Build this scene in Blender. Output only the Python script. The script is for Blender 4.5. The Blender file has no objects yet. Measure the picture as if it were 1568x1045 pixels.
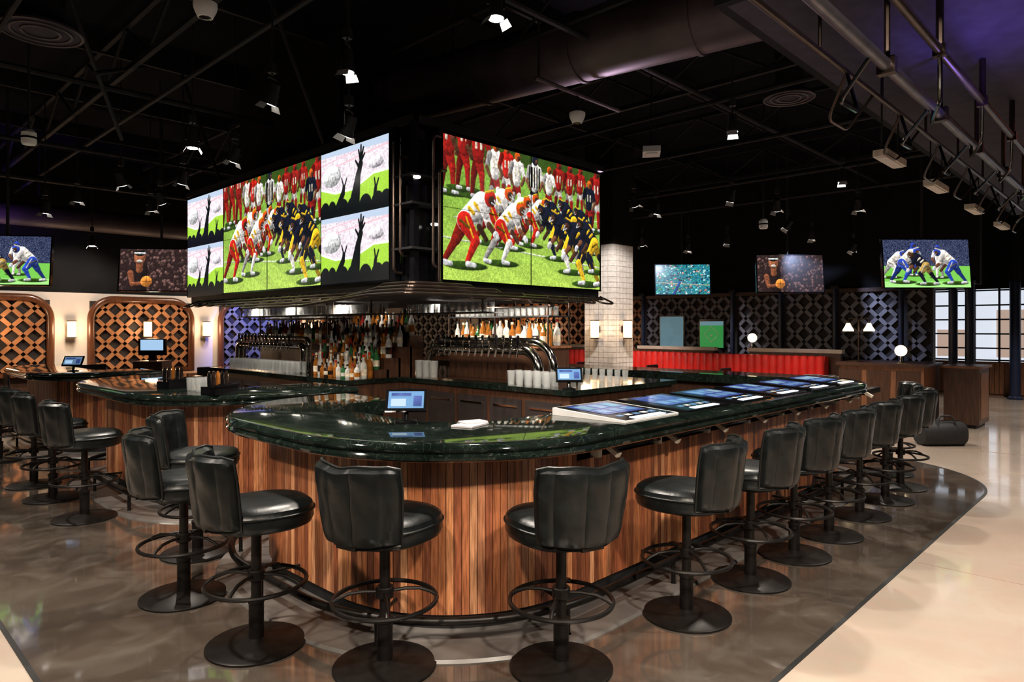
import bpy, math, random
import numpy as np
from mathutils import Vector, Matrix
random.seed(7); np.random.seed(7)
scene = bpy.context.scene
COL = scene.collection
pi = math.pi

# ------------------------------------------------------------------ materials
MATS = {}
def mat(name, base=(.5,.5,.5), rough=.5, metal=0, emit=None, es=0, var=0, scale=8, stretch=(1,1,1),
        bump=0, alpha=1, coat=0, attr=False, base2=None, detail=4, rvar=0, trans=0, spec=.5):
    m = bpy.data.materials.new(name); m.use_nodes = True
    nt = m.node_tree; b = nt.nodes['Principled BSDF']
    b.inputs['Base Color'].default_value = (*base, 1)
    b.inputs['Roughness'].default_value = rough
    b.inputs['Metallic'].default_value = metal
    b.inputs['Coat Weight'].default_value = coat
    b.inputs['Coat Roughness'].default_value = .05
    b.inputs['Alpha'].default_value = alpha
    b.inputs['Transmission Weight'].default_value = trans
    b.inputs['Specular IOR Level'].default_value = spec
    tc = nt.nodes.new('ShaderNodeTexCoord'); mp = nt.nodes.new('ShaderNodeMapping')
    mp.inputs['Scale'].default_value = stretch
    nt.links.new(tc.outputs['Object'], mp.inputs['Vector'])
    n = nt.nodes.new('ShaderNodeTexNoise'); n.inputs['Scale'].default_value = scale; n.inputs['Detail'].default_value = detail
    nt.links.new(mp.outputs['Vector'], n.inputs['Vector'])
    if var or base2 or attr:
        cr = nt.nodes.new('ShaderNodeValToRGB')
        cr.color_ramp.elements[0].position = .32; cr.color_ramp.elements[1].position = .68
        b2 = base2 if base2 else tuple(min(1, c*(1+var)) for c in base)
        b1 = base if base2 else tuple(c*(1-var) for c in base)
        cr.color_ramp.elements[0].color = (*b1, 1); cr.color_ramp.elements[1].color = (*b2, 1)
        nt.links.new(n.outputs['Fac'], cr.inputs['Fac'])
        if attr:
            at = nt.nodes.new('ShaderNodeAttribute'); at.attribute_name = 'Col'
            mx = nt.nodes.new('ShaderNodeMix'); mx.data_type = 'RGBA'; mx.blend_type = 'MULTIPLY'
            mx.inputs['Factor'].default_value = 1
            nt.links.new(cr.outputs['Color'], mx.inputs['A']); nt.links.new(at.outputs['Color'], mx.inputs['B'])
            nt.links.new(mx.outputs['Result'], b.inputs['Base Color'])
        else:
            nt.links.new(cr.outputs['Color'], b.inputs['Base Color'])
    if rvar:
        mr = nt.nodes.new('ShaderNodeMapRange')
        mr.inputs['From Min'].default_value = .3; mr.inputs['From Max'].default_value = .7
        mr.inputs['To Min'].default_value = max(0, rough-rvar); mr.inputs['To Max'].default_value = rough+rvar
        nt.links.new(n.outputs['Fac'], mr.inputs['Value']); nt.links.new(mr.outputs['Result'], b.inputs['Roughness'])
    if bump:
        bp = nt.nodes.new('ShaderNodeBump'); bp.inputs['Strength'].default_value = bump; bp.inputs['Distance'].default_value = .01
        nt.links.new(n.outputs['Fac'], bp.inputs['Height']); nt.links.new(bp.outputs['Normal'], b.inputs['Normal'])
    if emit:
        b.inputs['Emission Color'].default_value = (*emit, 1); b.inputs['Emission Strength'].default_value = es
    MATS[name] = m
    return m

mat('leather', (.0036,.0050,.0053), .34, var=.4, scale=16, bump=.28, spec=.36, detail=6)
mat('leather_piping', (.005,.006,.006), .4, var=.3, spec=.3)
mat('stool_metal', (.012,.010,.009), .4, metal=.6, var=.3, scale=20)
mat('slat_wood', (.5,.45,.4), .36, attr=True, base2=(1.15,1.12,1.1), scale=9, stretch=(9,9,.8), bump=.15)
mat('dark_wood', (.035,.016,.010), .35, base2=(.075,.032,.017), scale=6, stretch=(6,6,.6))
mat('mid_wood', (.13,.05,.022), .4, base2=(.24,.10,.045), scale=6, stretch=(6,6,.6))
mat('arch_wood', (.07,.022,.009), .3, base2=(.125,.042,.016), scale=5, stretch=(5,5,.6))
mat('lattice_orange', (.26,.095,.032), .5, base2=(.40,.165,.062), scale=5)
mat('lattice_grey', (.12,.108,.115), .5, base2=(.19,.175,.18), scale=5)
mat('black_paint', (.005,.005,.006), .6, var=.3)
mat('black_gloss', (.004,.004,.005), .15, var=.2)
mat('ceiling_black', (.004,.004,.006), .95, var=.5, scale=2, spec=.1)
mat('truss_grey', (.015,.014,.016), .65, metal=.1, var=.3, spec=.2)
mat('soffit_paint', (.035,.03,.045), .75, var=.2, spec=.2)
mat('duct_metal', (.065,.047,.052), .45, metal=.3, var=.35, scale=2)
mat('pipe_grey', (.16,.15,.17), .35, metal=.8, var=.2)
mat('pipe_bronze', (.10,.072,.06), .28, metal=.9, var=.2)
mat('chrome', (.80,.76,.70), .1, metal=1, var=.08)
mat('cream_wall', (.60,.53,.475), .7, var=.05, scale=3)
mat('column_tile', (.68,.62,.57), .25, var=.12, scale=16)
mat('grout', (.36,.31,.27), .7, var=.1)
mat('wall_dark', (.008,.008,.009), .85, var=.3, scale=2, spec=.15)
mat('recess_dark', (.016,.009,.008), .7, var=.3)
mat('red_vinyl', (.58,.018,.013), .38, var=.2, scale=3)
mat('blue_post', (.008,.013,.034), .35, var=.2)
mat('curb_concrete', (.11,.10,.093), .35, var=.2, scale=6)
mat('joint', (.006,.006,.006), .7, var=.2)
mat('joint_light', (.26,.19,.15), .7, var=.2)
mat('white_plastic', (.7,.7,.7), .4, var=.05)
mat('cream_trim', (.6,.52,.42), .4, var=.08)
mat('glass_clear', (.50,.52,.52), .04, alpha=.28, var=.03, spec=1)
mat('btl_amber', (.26,.09,.015), .06, var=.3, scale=20)
mat('btl_green', (.02,.09,.03), .06, var=.3, scale=20)
mat('btl_clear', (.45,.45,.43), .06, var=.2, scale=20)
mat('btl_dark', (.02,.012,.01), .08, var=.3, scale=20)
mat('btl_red', (.28,.02,.015), .15, var=.3, scale=20)
mat('label', (.6,.52,.4), .5, var=.3, scale=30)
mat('lamp_glow', (1,1,1), .5, emit=(1,.94,.85), es=45)
mat('lamp_dim', (.8,.8,.8), .5, emit=(1,.95,.88), es=3.5)
mat('lamp_soft', (1,.9,.7), .5, emit=(1,.74,.42), es=2.4)
mat('sconce_glow', (1,.9,.7), .5, emit=(1,.64,.30), es=1.8)
mat('neon_purple', (.3,.1,.8), .5, emit=(.45,.22,1), es=.9)
mat('led_white', (1,1,1), .5, emit=(.75,.85,1), es=3.5)
mat('game_screen', (.012,.02,.06), .1, emit=(.05,.09,.34), es=.5, base2=(.06,.09,.25), scale=14)
mat('pos_screen', (.05,.12,.25), .1, emit=(.18,.32,.50), es=.55)
mat('kiosk_screen', (.1,.1,.1), .3, emit=(.45,.7,1), es=.8)
mat('art_blue', (.1,.2,.3), .4, emit=(.3,.55,.65), es=.25, var=.5, scale=3)
mat('paper', (.55,.55,.57), .6, var=.05)
mat('exterior', (.3,.33,.36), .8, emit=(.78,.84,.95), es=.85, var=.2, scale=1)
mat('exterior_pale', (.3,.2,.15), .8, emit=(.85,.62,.5), es=.5, var=.2, scale=1)
mat('bag_cloth', (.006,.006,.007), .7, var=.4, scale=30)

def marble():
    m = mat('green_marble', (.0026,.0048,.0038), .05, base2=(.008,.0130,.0104), scale=7, detail=8, coat=.3)
    nt = m.node_tree; b = nt.nodes['Principled BSDF']
    src = b.inputs['Base Color'].links[0].from_socket
    tc = nt.nodes.new('ShaderNodeTexCoord')
    n2 = nt.nodes.new('ShaderNodeTexNoise'); n2.inputs['Scale'].default_value = 5; n2.inputs['Detail'].default_value = 10; n2.inputs['Distortion'].default_value = 2.5
    nt.links.new(tc.outputs['Object'], n2.inputs['Vector'])
    r = nt.nodes.new('ShaderNodeValToRGB'); e = r.color_ramp.elements
    e[0].position = .488; e[0].color = (0,0,0,1); e[1].position = .5; e[1].color = (.8,.8,.8,1)
    e3 = r.color_ramp.elements.new(.512); e3.color = (0,0,0,1)
    nt.links.new(n2.outputs['Fac'], r.inputs['Fac'])
    mx = nt.nodes.new('ShaderNodeMix'); mx.data_type = 'RGBA'
    mx.inputs['B'].default_value = (.030,.044,.037,1)
    nt.links.new(r.outputs['Color'], mx.inputs['Factor']); nt.links.new(src, mx.inputs['A'])
    nt.links.new(mx.outputs['Result'], b.inputs['Base Color'])
marble()
def floor_mat(name, c1, c2, c3, rough, rv, coat, cr_):
    m = mat(name, c1, rough, base2=c2, scale=1.1, detail=9, rvar=rv, coat=coat)
    nt = m.node_tree; b = nt.nodes['Principled BSDF']
    b.inputs['Coat Roughness'].default_value=cr_
    src = b.inputs['Base Color'].links[0].from_socket
    tc = nt.nodes.new('ShaderNodeTexCoord')
    n2 = nt.nodes.new('ShaderNodeTexNoise'); n2.inputs['Scale'].default_value = 3.3; n2.inputs['Detail'].default_value = 12; n2.inputs['Distortion'].default_value = 1.2
    nt.links.new(tc.outputs['Object'], n2.inputs['Vector'])
    r = nt.nodes.new('ShaderNodeValToRGB'); e = r.color_ramp.elements
    e[0].position = .45; e[0].color = (0,0,0,1); e[1].position = .75; e[1].color = (1,1,1,1)
    nt.links.new(n2.outputs['Fac'], r.inputs['Fac'])
    mx = nt.nodes.new('ShaderNodeMix'); mx.data_type = 'RGBA'; mx.inputs['B'].default_value = (*c3, 1)
    nt.links.new(r.outputs['Color'], mx.inputs['Factor']); nt.links.new(src, mx.inputs['A'])
    nt.links.new(mx.outputs['Result'], b.inputs['Base Color'])
floor_mat('floor_light', (.35,.285,.23), (.44,.37,.305), (.40,.30,.245), .14,.05,.6,.06)
floor_mat('floor_dark', (.036,.027,.021), (.074,.057,.045), (.095,.080,.066), .12,.06,1.0,.05)

def screen_mat():
    m = bpy.data.materials.new('screen_picture'); m.use_nodes = True
    nt = m.node_tree; b = nt.nodes['Principled BSDF']
    b.inputs['Base Color'].default_value = (.01,.01,.01,1); b.inputs['Roughness'].default_value = .25
    at = nt.nodes.new('ShaderNodeAttribute'); at.attribute_name = 'Col'
    nt.links.new(at.outputs['Color'], b.inputs['Emission Color']); b.inputs['Emission Strength'].default_value = 1.25
    MATS['screen_picture'] = m
screen_mat()

# ------------------------------------------------------------------ mesh builder
class MB:
    def __init__(s): s.v=[]; s.f=[]; s.mi=[]; s.slots=[]; s.col=[]
    def slot(s, m):
        if m not in s.slots: s.slots.append(m)
        return s.slots.index(m)
    def add(s, vs, fs, m, col=None):
        o = len(s.v); s.v.extend([tuple(p) for p in vs]); k = s.slot(m)
        for f in fs: s.f.append(tuple(i+o for i in f)); s.mi.append(k)
        s.col.extend([col or (1,1,1)]*len(vs))
    def box(s, c, d, m, rz=0, rx=0, ry=0, col=None):
        R = Matrix.Rotation(rz,3,'Z') @ Matrix.Rotation(ry,3,'Y') @ Matrix.Rotation(rx,3,'X')
        vs=[]
        for z in (-.5,.5):
            for (x,y) in ((-.5,-.5),(.5,-.5),(.5,.5),(-.5,.5)):
                vs.append(Vector(c)+R@Vector((x*d[0],y*d[1],z*d[2])))
        s.add(vs, [(3,2,1,0),(4,5,6,7),(0,1,5,4),(1,2,6,5),(2,3,7,6),(3,0,4,7)], m, col)
    def box2(s, a, b, m, col=None):
        s.box([(a[i]+b[i])/2 for i in range(3)], [abs(b[i]-a[i]) for i in range(3)], m, col=col)
    def tube(s, pts, r, m, n=10, caps=True, closed=False):
        pts=[Vector(p) for p in pts]; N=len(pts)
        rs = r if isinstance(r,(list,tuple)) else [r]*N
        up=None; vs=[]; fs=[]
        for i,p in enumerate(pts):
            if closed: t=(pts[(i+1)%N]-pts[i-1])
            else: t = pts[min(i+1,N-1)]-pts[max(i-1,0)]
            t.normalize()
            if up is None:
                up = Vector((0,0,1)) if abs(t.z)<.9 else Vector((1,0,0))
            up = (up - t*up.dot(t)).normalized(); sd=t.cross(up)
            for k in range(n):
                a=2*pi*k/n; vs.append(p+(up*math.cos(a)+sd*math.sin(a))*rs[i])
        for i in range(N if closed else N-1):
            j=(i+1)%N
            for k in range(n):
                k2=(k+1)%n; fs.append((i*n+k, i*n+k2, j*n+k2, j*n+k))
        if caps and not closed:
            fs.append(tuple(range(n))); fs.append(tuple(reversed([(N-1)*n+k for k in range(n)])))
        s.add(vs,fs,m)
    def lathe(s, prof, m, c=(0,0,0), n=16, sx=1, sy=1, M=None, power=None, col=None):
        vs=[];fs=[]
        for (r,z) in prof:
            for k in range(n):
                a=2*pi*k/n; ca,sa=math.cos(a),math.sin(a)
                if power:
                    q=(abs(ca)**power+abs(sa)**power)**(-1/power)
                    ca*=q; sa*=q
                p=Vector((r*ca*sx,r*sa*sy,z))
                if M: p=M@p
                vs.append(p+Vector(c))
        N=len(prof)
        for i in range(N-1):
            for k in range(n):
                k2=(k+1)%n; fs.append((i*n+k,i*n+k2,(i+1)*n+k2,(i+1)*n+k))
        fs.append(tuple(reversed(range(n)))); fs.append(tuple((N-1)*n+k for k in range(n)))
        s.add(vs,fs,m,col)
    def sphere(s, c, r, m, n=14, sz=1):
        k=8; prof=[(max(.001,r*math.sin(pi*i/k)), -r*sz*math.cos(pi*i/k)) for i in range(k+1)]
        s.lathe(prof,m,c,n)
    def prism(s, poly, z0, z1, m):
        n=len(poly); vs=[(p[0],p[1],z0) for p in poly]+[(p[0],p[1],z1) for p in poly]
        fs=[tuple(reversed(range(n))),tuple(range(n,2*n))]+[(i,(i+1)%n,n+(i+1)%n,n+i) for i in range(n)]
        s.add(vs,fs,m)
    def sweep(s, path, prof, m, closed_prof=True):
        nm=normals(path); N=len(path); K=len(prof); vs=[];fs=[]
        for p,nn in zip(path,nm):
            for (o,z) in prof: vs.append((p[0]+nn[0]*o,p[1]+nn[1]*o,z))
        for i in range(N-1):
            for k in range(K if closed_prof else K-1):
                k2=(k+1)%K; fs.append((i*K+k,i*K+k2,(i+1)*K+k2,(i+1)*K+k))
        fs.append(tuple(range(K))); fs.append(tuple(reversed([(N-1)*K+k for k in range(K)])))
        s.add(vs,fs,m)
    def mesh(s, name, colors=False):
        me=bpy.data.meshes.new(name); me.from_pydata(s.v,[],s.f)
        for m in s.slots: me.materials.append(MATS[m])
        me.polygons.foreach_set('material_index', s.mi)
        me.polygons.foreach_set('use_smooth',[True]*len(me.polygons))
        if colors:
            a=me.color_attributes.new('Col','FLOAT_COLOR','POINT')
            a.data.foreach_set('color', np.array([(*c,1) for c in s.col],dtype=np.float32).ravel())
        me.validate(); me.update()
        try: me.set_sharp_from_angle(angle=math.radians(38))
        except Exception: pass
        return me
    def obj(s, name, parent=None, loc=(0,0,0), rz=0, colors=False):
        return inst(s.mesh(name, colors), name, parent, loc, rz)

def inst(me, name, parent=None, loc=(0,0,0), rz=0, rx=0):
    o=bpy.data.objects.new(name, me); COL.objects.link(o)
    o.location=loc; o.rotation_euler=(rx,0,rz)
    if parent: o.parent=parent
    return o
def empty(name, loc=(0,0,0), rz=0):
    o=bpy.data.objects.new(name,None); COL.objects.link(o); o.location=loc; o.rotation_euler=(0,0,rz)
    o.empty_display_size=.1
    return o
def normals(path):
    out=[]
    for i in range(len(path)):
        a=path[max(i-1,0)]; b=path[min(i+1,len(path)-1)]
        dx,dy=b[0]-a[0],b[1]-a[1]; l=math.hypot(dx,dy) or 1
        out.append((-dy/l,dx/l))
    return out
def offset(path,o): return [(p[0]+n[0]*o,p[1]+n[1]*o) for p,n in zip(path,normals(path))]
def rpath(pts, r, seg=14):
    """rounded open polyline, any dimension"""
    pts=[Vector(p) for p in pts]; out=[pts[0]]; N=len(pts)
    for i in range(1,N-1):
        rr = r[i-1] if isinstance(r,(list,tuple)) else r
        a=(pts[i-1]-pts[i]); b=(pts[i+1]-pts[i]); la,lb=a.length,b.length
        a.normalize(); b.normalize(); ang=a.angle(b)
        if ang>pi-.01: out.append(pts[i]); continue
        ka=.96 if i==1 else .499; kb=.96 if i==N-2 else .499
        t=min(rr/math.tan(ang/2), la*ka, lb*kb); rr=t*math.tan(ang/2)
        c=pts[i]+(a+b).normalized()*(rr/math.sin(ang/2))
        s0=pts[i]+a*t-c; s1=pts[i]+b*t-c; th=s0.angle(s1)
        for k in range(seg+1):
            f=k/seg
            out.append(c+(s0*math.sin((1-f)*th)+s1*math.sin(f*th))/math.sin(th))
    out.append(pts[-1]); return out
def resample(path, step):
    P=[Vector(p[:2]) for p in path]; L=[0]
    for i in range(1,len(P)): L.append(L[-1]+(P[i]-P[i-1]).length)
    n=max(2,int(L[-1]/step)); out=[]; j=0
    for k in range(n+1):
        s=L[-1]*k/n
        while j<len(L)-2 and L[j+1]<s: j+=1
        f=(s-L[j])/max(1e-9,L[j+1]-L[j]); out.append(tuple(P[j].lerp(P[j+1],min(1,f))))
    return out

# ------------------------------------------------------------------ room shell
CZ=5.2
f=MB(); f.box2((-7,-7,-.1),(20,16.2,0),'floor_light'); floor=f.obj('floor')
zone=rpath([(.74,15.9),(.74,1.33),(9.6,1.33),(9.6,15.9)],[.05,1.6],20)
f=MB(); f.prism([(p.x,p.y) for p in zone],0,.004,'floor_dark'); f.obj('floor_stained_zone',floor)
f=MB(); zp=[(p.x,p.y) for p in zone]
f.sweep(zp,[(-.012,.001),(.012,.001),(.012,.006),(-.012,.006)],'joint')
for u in (1.4,5.42,9.4,13.4,17.4): f.box2((u-.006,-6.9,0),(u+.006,1.30,.002),'joint_light')
for v in (-2.6,): f.box2((-6.9,v-.006,0),(19.9,v+.006,.002),'joint_light')
for u in (10.9,15.6): f.box2((u-.006,1.3,0),(u+.006,9,.002),'joint_light')
f.obj('floor_joints',floor)
c=MB(); c.box2((-7,-7,CZ),(20.2,16.2,CZ+.1),'ceiling_black'); c.obj('ceiling')
w=MB(); w.box2((-7,16,2.36),(20.2,16.2,CZ),'wall_dark'); w.box2((-7,16,0),(20.2,16.2,2.36),'cream_wall')
w.obj('wall_back')
w=MB(); w.box2((15,2.55,2.46),(15.2,16,CZ),'wall_dark'); w.box2((15,3.3,0),(15.2,16,2.46),'recess_dark'); w.obj('wall_right')
w=MB(); w.box2((-7.2,-7,0),(-7,16.2,CZ),'wall_dark'); w.obj('wall_left')
w=MB(); w.box2((-7,-7.2,0),(20.2,-7,CZ),'wall_dark'); w.obj('wall_front')
w=MB(); w.box2((20,-7,2.6),(20.2,16,CZ),'wall_dark'); w.box2((20,8,0),(20.2,16,2.6),'wall_dark'); w.box2((20,-7,0),(20.2,-3,2.6),'wall_dark')
for i in range(110):
    v=-3+i*.1
    w.box2((19.97,v+.006,.05),(20,v+.094,.8),'mid_wood')
w.box2((20,-3,0),(20.2,8,.82),'mid_wood')
w.obj('wall_entrance')
w=MB()
for i in range(23): w.box2((19.95,-3+i*.5-.02,.82),(20.02,-3+i*.5+.02,2.6),'blue_post')
for z in (.86,1.15,1.5,1.85,2.2,2.56): w.box2((19.96,-3,z-.018),(20.01,8,z+.018),'blue_post')
w.obj('window_1')
w=MB(); w.box2((21,-4,-.1),(21.1,9,3.2),'exterior')  # glowing backdrop standing in for daylight beyond the windows
for i in range(10):
    w.box2((20.9,-4+i*1.3,.9),(20.99,-3.3+i*1.3,1.6+.5*(i%2)),'exterior_pale')
w.obj('exterior_glow_backdrop')
def lattice(mb, axis, plane, a0,a1,z0,z1, m, p=.172, depth=.03):
    na=int((a1-a0)/p); nz=int((z1-z0)/p)
    pa=(a1-a0)/na; pz=(z1-z0)/nz
    for i in range(na):
        for j in range(nz):
            ca=a0+(i+.5)*pa; cz=z0+(j+.5)*pz
            s=1 if (i+j)%2 else -1
            if axis=='u': mb.box((ca,plane,cz),(.185,depth,.078),m,ry=s*pi/4)
            else: mb.box((plane,ca,cz),(depth,.185,.078),m,rx=s*pi/4)
lat=empty('arched_lattice_wall_panel')
for k,(a,b) in enumerate([(-1.35,.63),(1.34,3.32),(4.02,6.0),(6.67,8.65),(9.32,11.3),(12,13.98)]):
    m=MB(); m.box2((a,15.93,.75),(b,15.995,2.2),'recess_dark')
    lattice(m,'u',15.89,a+.08,b-.08,.78,2.2,'lattice_orange' if k<3 else 'lattice_grey')
    fr=rpath([(a,15.88,0.05),(a,15.88,2.24),(b,15.88,2.24),(b,15.88,.05)],.42)
    m.tube(fr,.07,'arch_wood',10)
    m.box2((a,15.8,.7),(b,15.98,.78),'arch_wood'); m.box2((a,15.9,0),(b,15.99,.7),'dark_wood')
    m.obj('panel_%d'%k,lat)
lat2=empty('lattice_wall_bay')
bays=[(9.75,16),(7.35,9.7),(6.22,7.25),(5.08,6.14),(3.85,5.0),(3.35,3.78)]
for k,(a,b) in enumerate(bays):
    m=MB(); lattice(m,'v',14.95,a+.04,b-.04,1.0,2.38,'lattice_grey' if k else 'lattice_orange')
    m.box2((14.9,a,.9),(14.99,b,1.0),'dark_wood'); m.box2((14.88,a,2.38),(14.99,b,2.46),'dark_wood')
    m.obj('bay_%d'%k,lat2)
for k,v in enumerate((9.73,7.3,6.18,5.04,3.81,2.94,2.68)):
    m=MB(); m.tube([(14.85,v,0),(14.85,v,2.5)],.05 if v>3 else .075,'blue_post',12)
    m.lathe([(.11,0),(.11,.03),(.07,.06)],'blue_post',(14.85,v,0),12); m.box2((14.78,v-.08,2.46),(15.0,v+.08,2.52),'black_paint')
    m.obj('steel_post')
u,v=19.3,2.6
m=MB(); m.tube([(u,v,0),(u,v,2.7)],.11,'blue_post',12); m.tube([(u,v,2.7),(u,v,CZ)],.11,'wall_dark',12); m.lathe([(.16,0),(.16,.04),(.11,.08)],'blue_post',(u,v,0),12); m.obj('steel_post')
m=MB(); m.box2((10.3,7.4,0),(10.95,8.05,3.2),'column_tile'); m.box2((10.3,7.4,3.2),(10.95,8.05,CZ),'wall_dark')
for i in range(32):
    m.box2((10.296,7.396,.1*i+.094),(10.954,8.054,.1*i+.1),'grout')
for i in range(1,6):
    m.box2((10.3+.108*i-.003,7.3965,0),(10.3+.108*i+.003,8.0535,3.2),'grout'); m.box2((10.2965,7.4+.108*i-.003,0),(10.9535,7.4+.108*i+.003,3.2),'grout')
m.obj('structural_column')
m=MB(); m.box2((4.0,-7,3.66),(15,2.0,CZ),'soffit_paint')
m.box2((4.0,2.0,3.66),(15,2.06,CZ-.01),'wall_dark'); m.box2((3.94,-7,3.66),(4.0,2.06,CZ-.01),'wall_dark')
m.box2((4.0,2.062,3.68),(7.0,2.072,3.688),'neon_purple')
m.obj('ceiling_soffit')

# ------------------------------------------------------------------ bar counters
def shade(c,f): return tuple(min(1,x*f) for x in c)
def counter(name, pts, r, width=.78, recess=None, rail=True):
    E=empty(name)
    raw=[(p.x,p.y) for p in rpath([(*p,0) for p in pts],r,26)]
    path=resample(raw,.06)
    t=MB()
    prof=[(width,1.07),(.05,1.07),(.022,1.064),(.008,1.053),(.0,1.038),(.006,1.024),(.018,1.016),(.012,1.010),(.003,.998),(.004,.985),(.014,.975),(.04,.968),(width,.968)]
    t.sweep(path,prof,'green_marble'); t.obj('countertop',E)
    b=MB()
    b.sweep(path,[(.56,.02),(.30,.02),(.30,.12),(.56,.12)],'black_paint')
    b.sweep(path,[(.62,.1),(.31,.1),(.31,.84),(.36,.86),(.36,.968),(.62,.968)],'dark_wood')
    b.obj('cabinet_body',E)
    s=MB(); sp=resample([p for p in offset(path,.29)],.042)
    pal=[(.42,.15,.06),(.32,.11,.045),(.50,.21,.09),(.20,.065,.03),(.38,.16,.08),(.26,.08,.035),(.58,.28,.14),(.34,.12,.05),(.15,.05,.025)]
    for i in range(len(sp)-1):
        cx=(sp[i][0]+sp[i+1][0])/2; cy=(sp[i][1]+sp[i+1][1])/2
        dx=sp[i+1][0]-sp[i][0]; dy=sp[i+1][1]-sp[i][1]; L=math.hypot(dx,dy)
        top=.965
        if recess and recess(cx,cy): top=.86
        colr=shade(random.choice(pal),random.uniform(.75,1.25))
        s.box((cx,cy,(.1+top)/2),(L-.003,.02,top-.1),'slat_wood',rz=math.atan2(dy,dx),col=colr)
    s.obj('slat_cladding',E,colors=True)
    if rail:
        rl=MB(); rp=offset(path,.04)
        rl.tube([(p[0],p[1],.17) for p in rp[2:-2]],.022,'stool_metal',10)
        rr=resample(rp[3:-3],1.0); nn=normals(rr)
        for p,n in list(zip(rr,nn)):
            rl.tube([(p[0],p[1],0.004),(p[0],p[1],.17)],.014,'stool_metal',8)
            rl.lathe([(.045,.004),(.045,.012),(.02,.02)],'stool_metal',(p[0],p[1],0),12)
            rl.tube([(p[0],p[1],.17),(p[0]+n[0]*.27,p[1]+n[1]*.27,.17)],.010,'stool_metal',6)
        rl.obj('foot_rail',E)
    cb=MB(); cb.sweep(path,[(-.06,.004),(.34,.004),(.34,.02),(-.05,.02)],'curb_concrete'); cb.obj('curb',E)
    return E,path
rec=lambda x,y: (x>3.15 and y<2.8)
C1,p1=counter('bar_counter',[(3.3,5.3),(1.85,5.3),(1.85,2.25),(8.6,2.25),(8.6,9.6)],[1.2,1.2,1.2],recess=rec)
C2,p2=counter('bar_counter',[(3.3,9.15),(1.95,9.15),(1.95,5.72),(3.75,5.72)],[1.0,1.0])
C3,p3=counter('bar_counter',[(3.3,13.0),(1.95,13.0),(1.95,9.75),(3.3,9.75)],[1.0,1.0])
b=MB()
for i in range(8):
    u=3.35+i*.68
    b.box2((u-.02,2.5,.86),(u+.02,2.56,.965),'cream_trim')
    b.box((u,2.43,.93),(.035,.16,.03),'cream_trim',rx=.5)
    b.box2((u+.05,2.45,.9),(u+.6,2.57,.955),'black_gloss')
b.obj('bracket_row',C1)
for i in range(6):
    u=3.46+i*.74
    g=MB()
    VA,VB=2.38,2.96
    prof=[(VA,1.071),(VA,1.083),(VB,1.118),(VB,1.071)]
    def wedge(u0,u1,pf,m):
        n=len(pf); vs=[(u0,a,z) for a,z in pf]+[(u1,a,z) for a,z in pf]
        g.add(vs,[tuple(reversed(range(n))),tuple(range(n,2*n))]+[(k,(k+1)%n,n+(k+1)%n,n+k) for k in range(n)],m)
    wedge(u-.02,u+.60,prof,'white_plastic' if i==0 else 'black_gloss')
    def z(v,o): return 1.083+(v-VA)/(VB-VA)*.035+o
    def panel(u0,u1,v0,v1,m,o=.002):
        g.add([(u0,v0,z(v0,o)),(u1,v0,z(v0,o)),(u1,v1,z(v1,o)),(u0,v1,z(v1,o))],[(0,1,2,3)],m)
    panel(u+.0,u+.58,2.39,2.95,'black_gloss',.001)
    panel(u+.07,u+.51,2.58,2.92,'game_screen',.003)
    for (a,c2) in ((.10,.20),(.24,.33),(.37,.48)):
        panel(u+a,u+c2,2.62,2.71,'pos_screen',.0045); panel(u+a,u+c2,2.75,2.88,random.choice(['pos_screen','game_screen','art_blue']),.0045)
    panel(u+.12,u+.48,2.40,2.45,'led_white',.003)
    for k in range(5): panel(u+.08+k*.09,u+.14+k*.09,2.49,2.53,'white_plastic' if k%2 else 'pos_screen',.003)
    g.obj('bartop_gaming_terminal')

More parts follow.
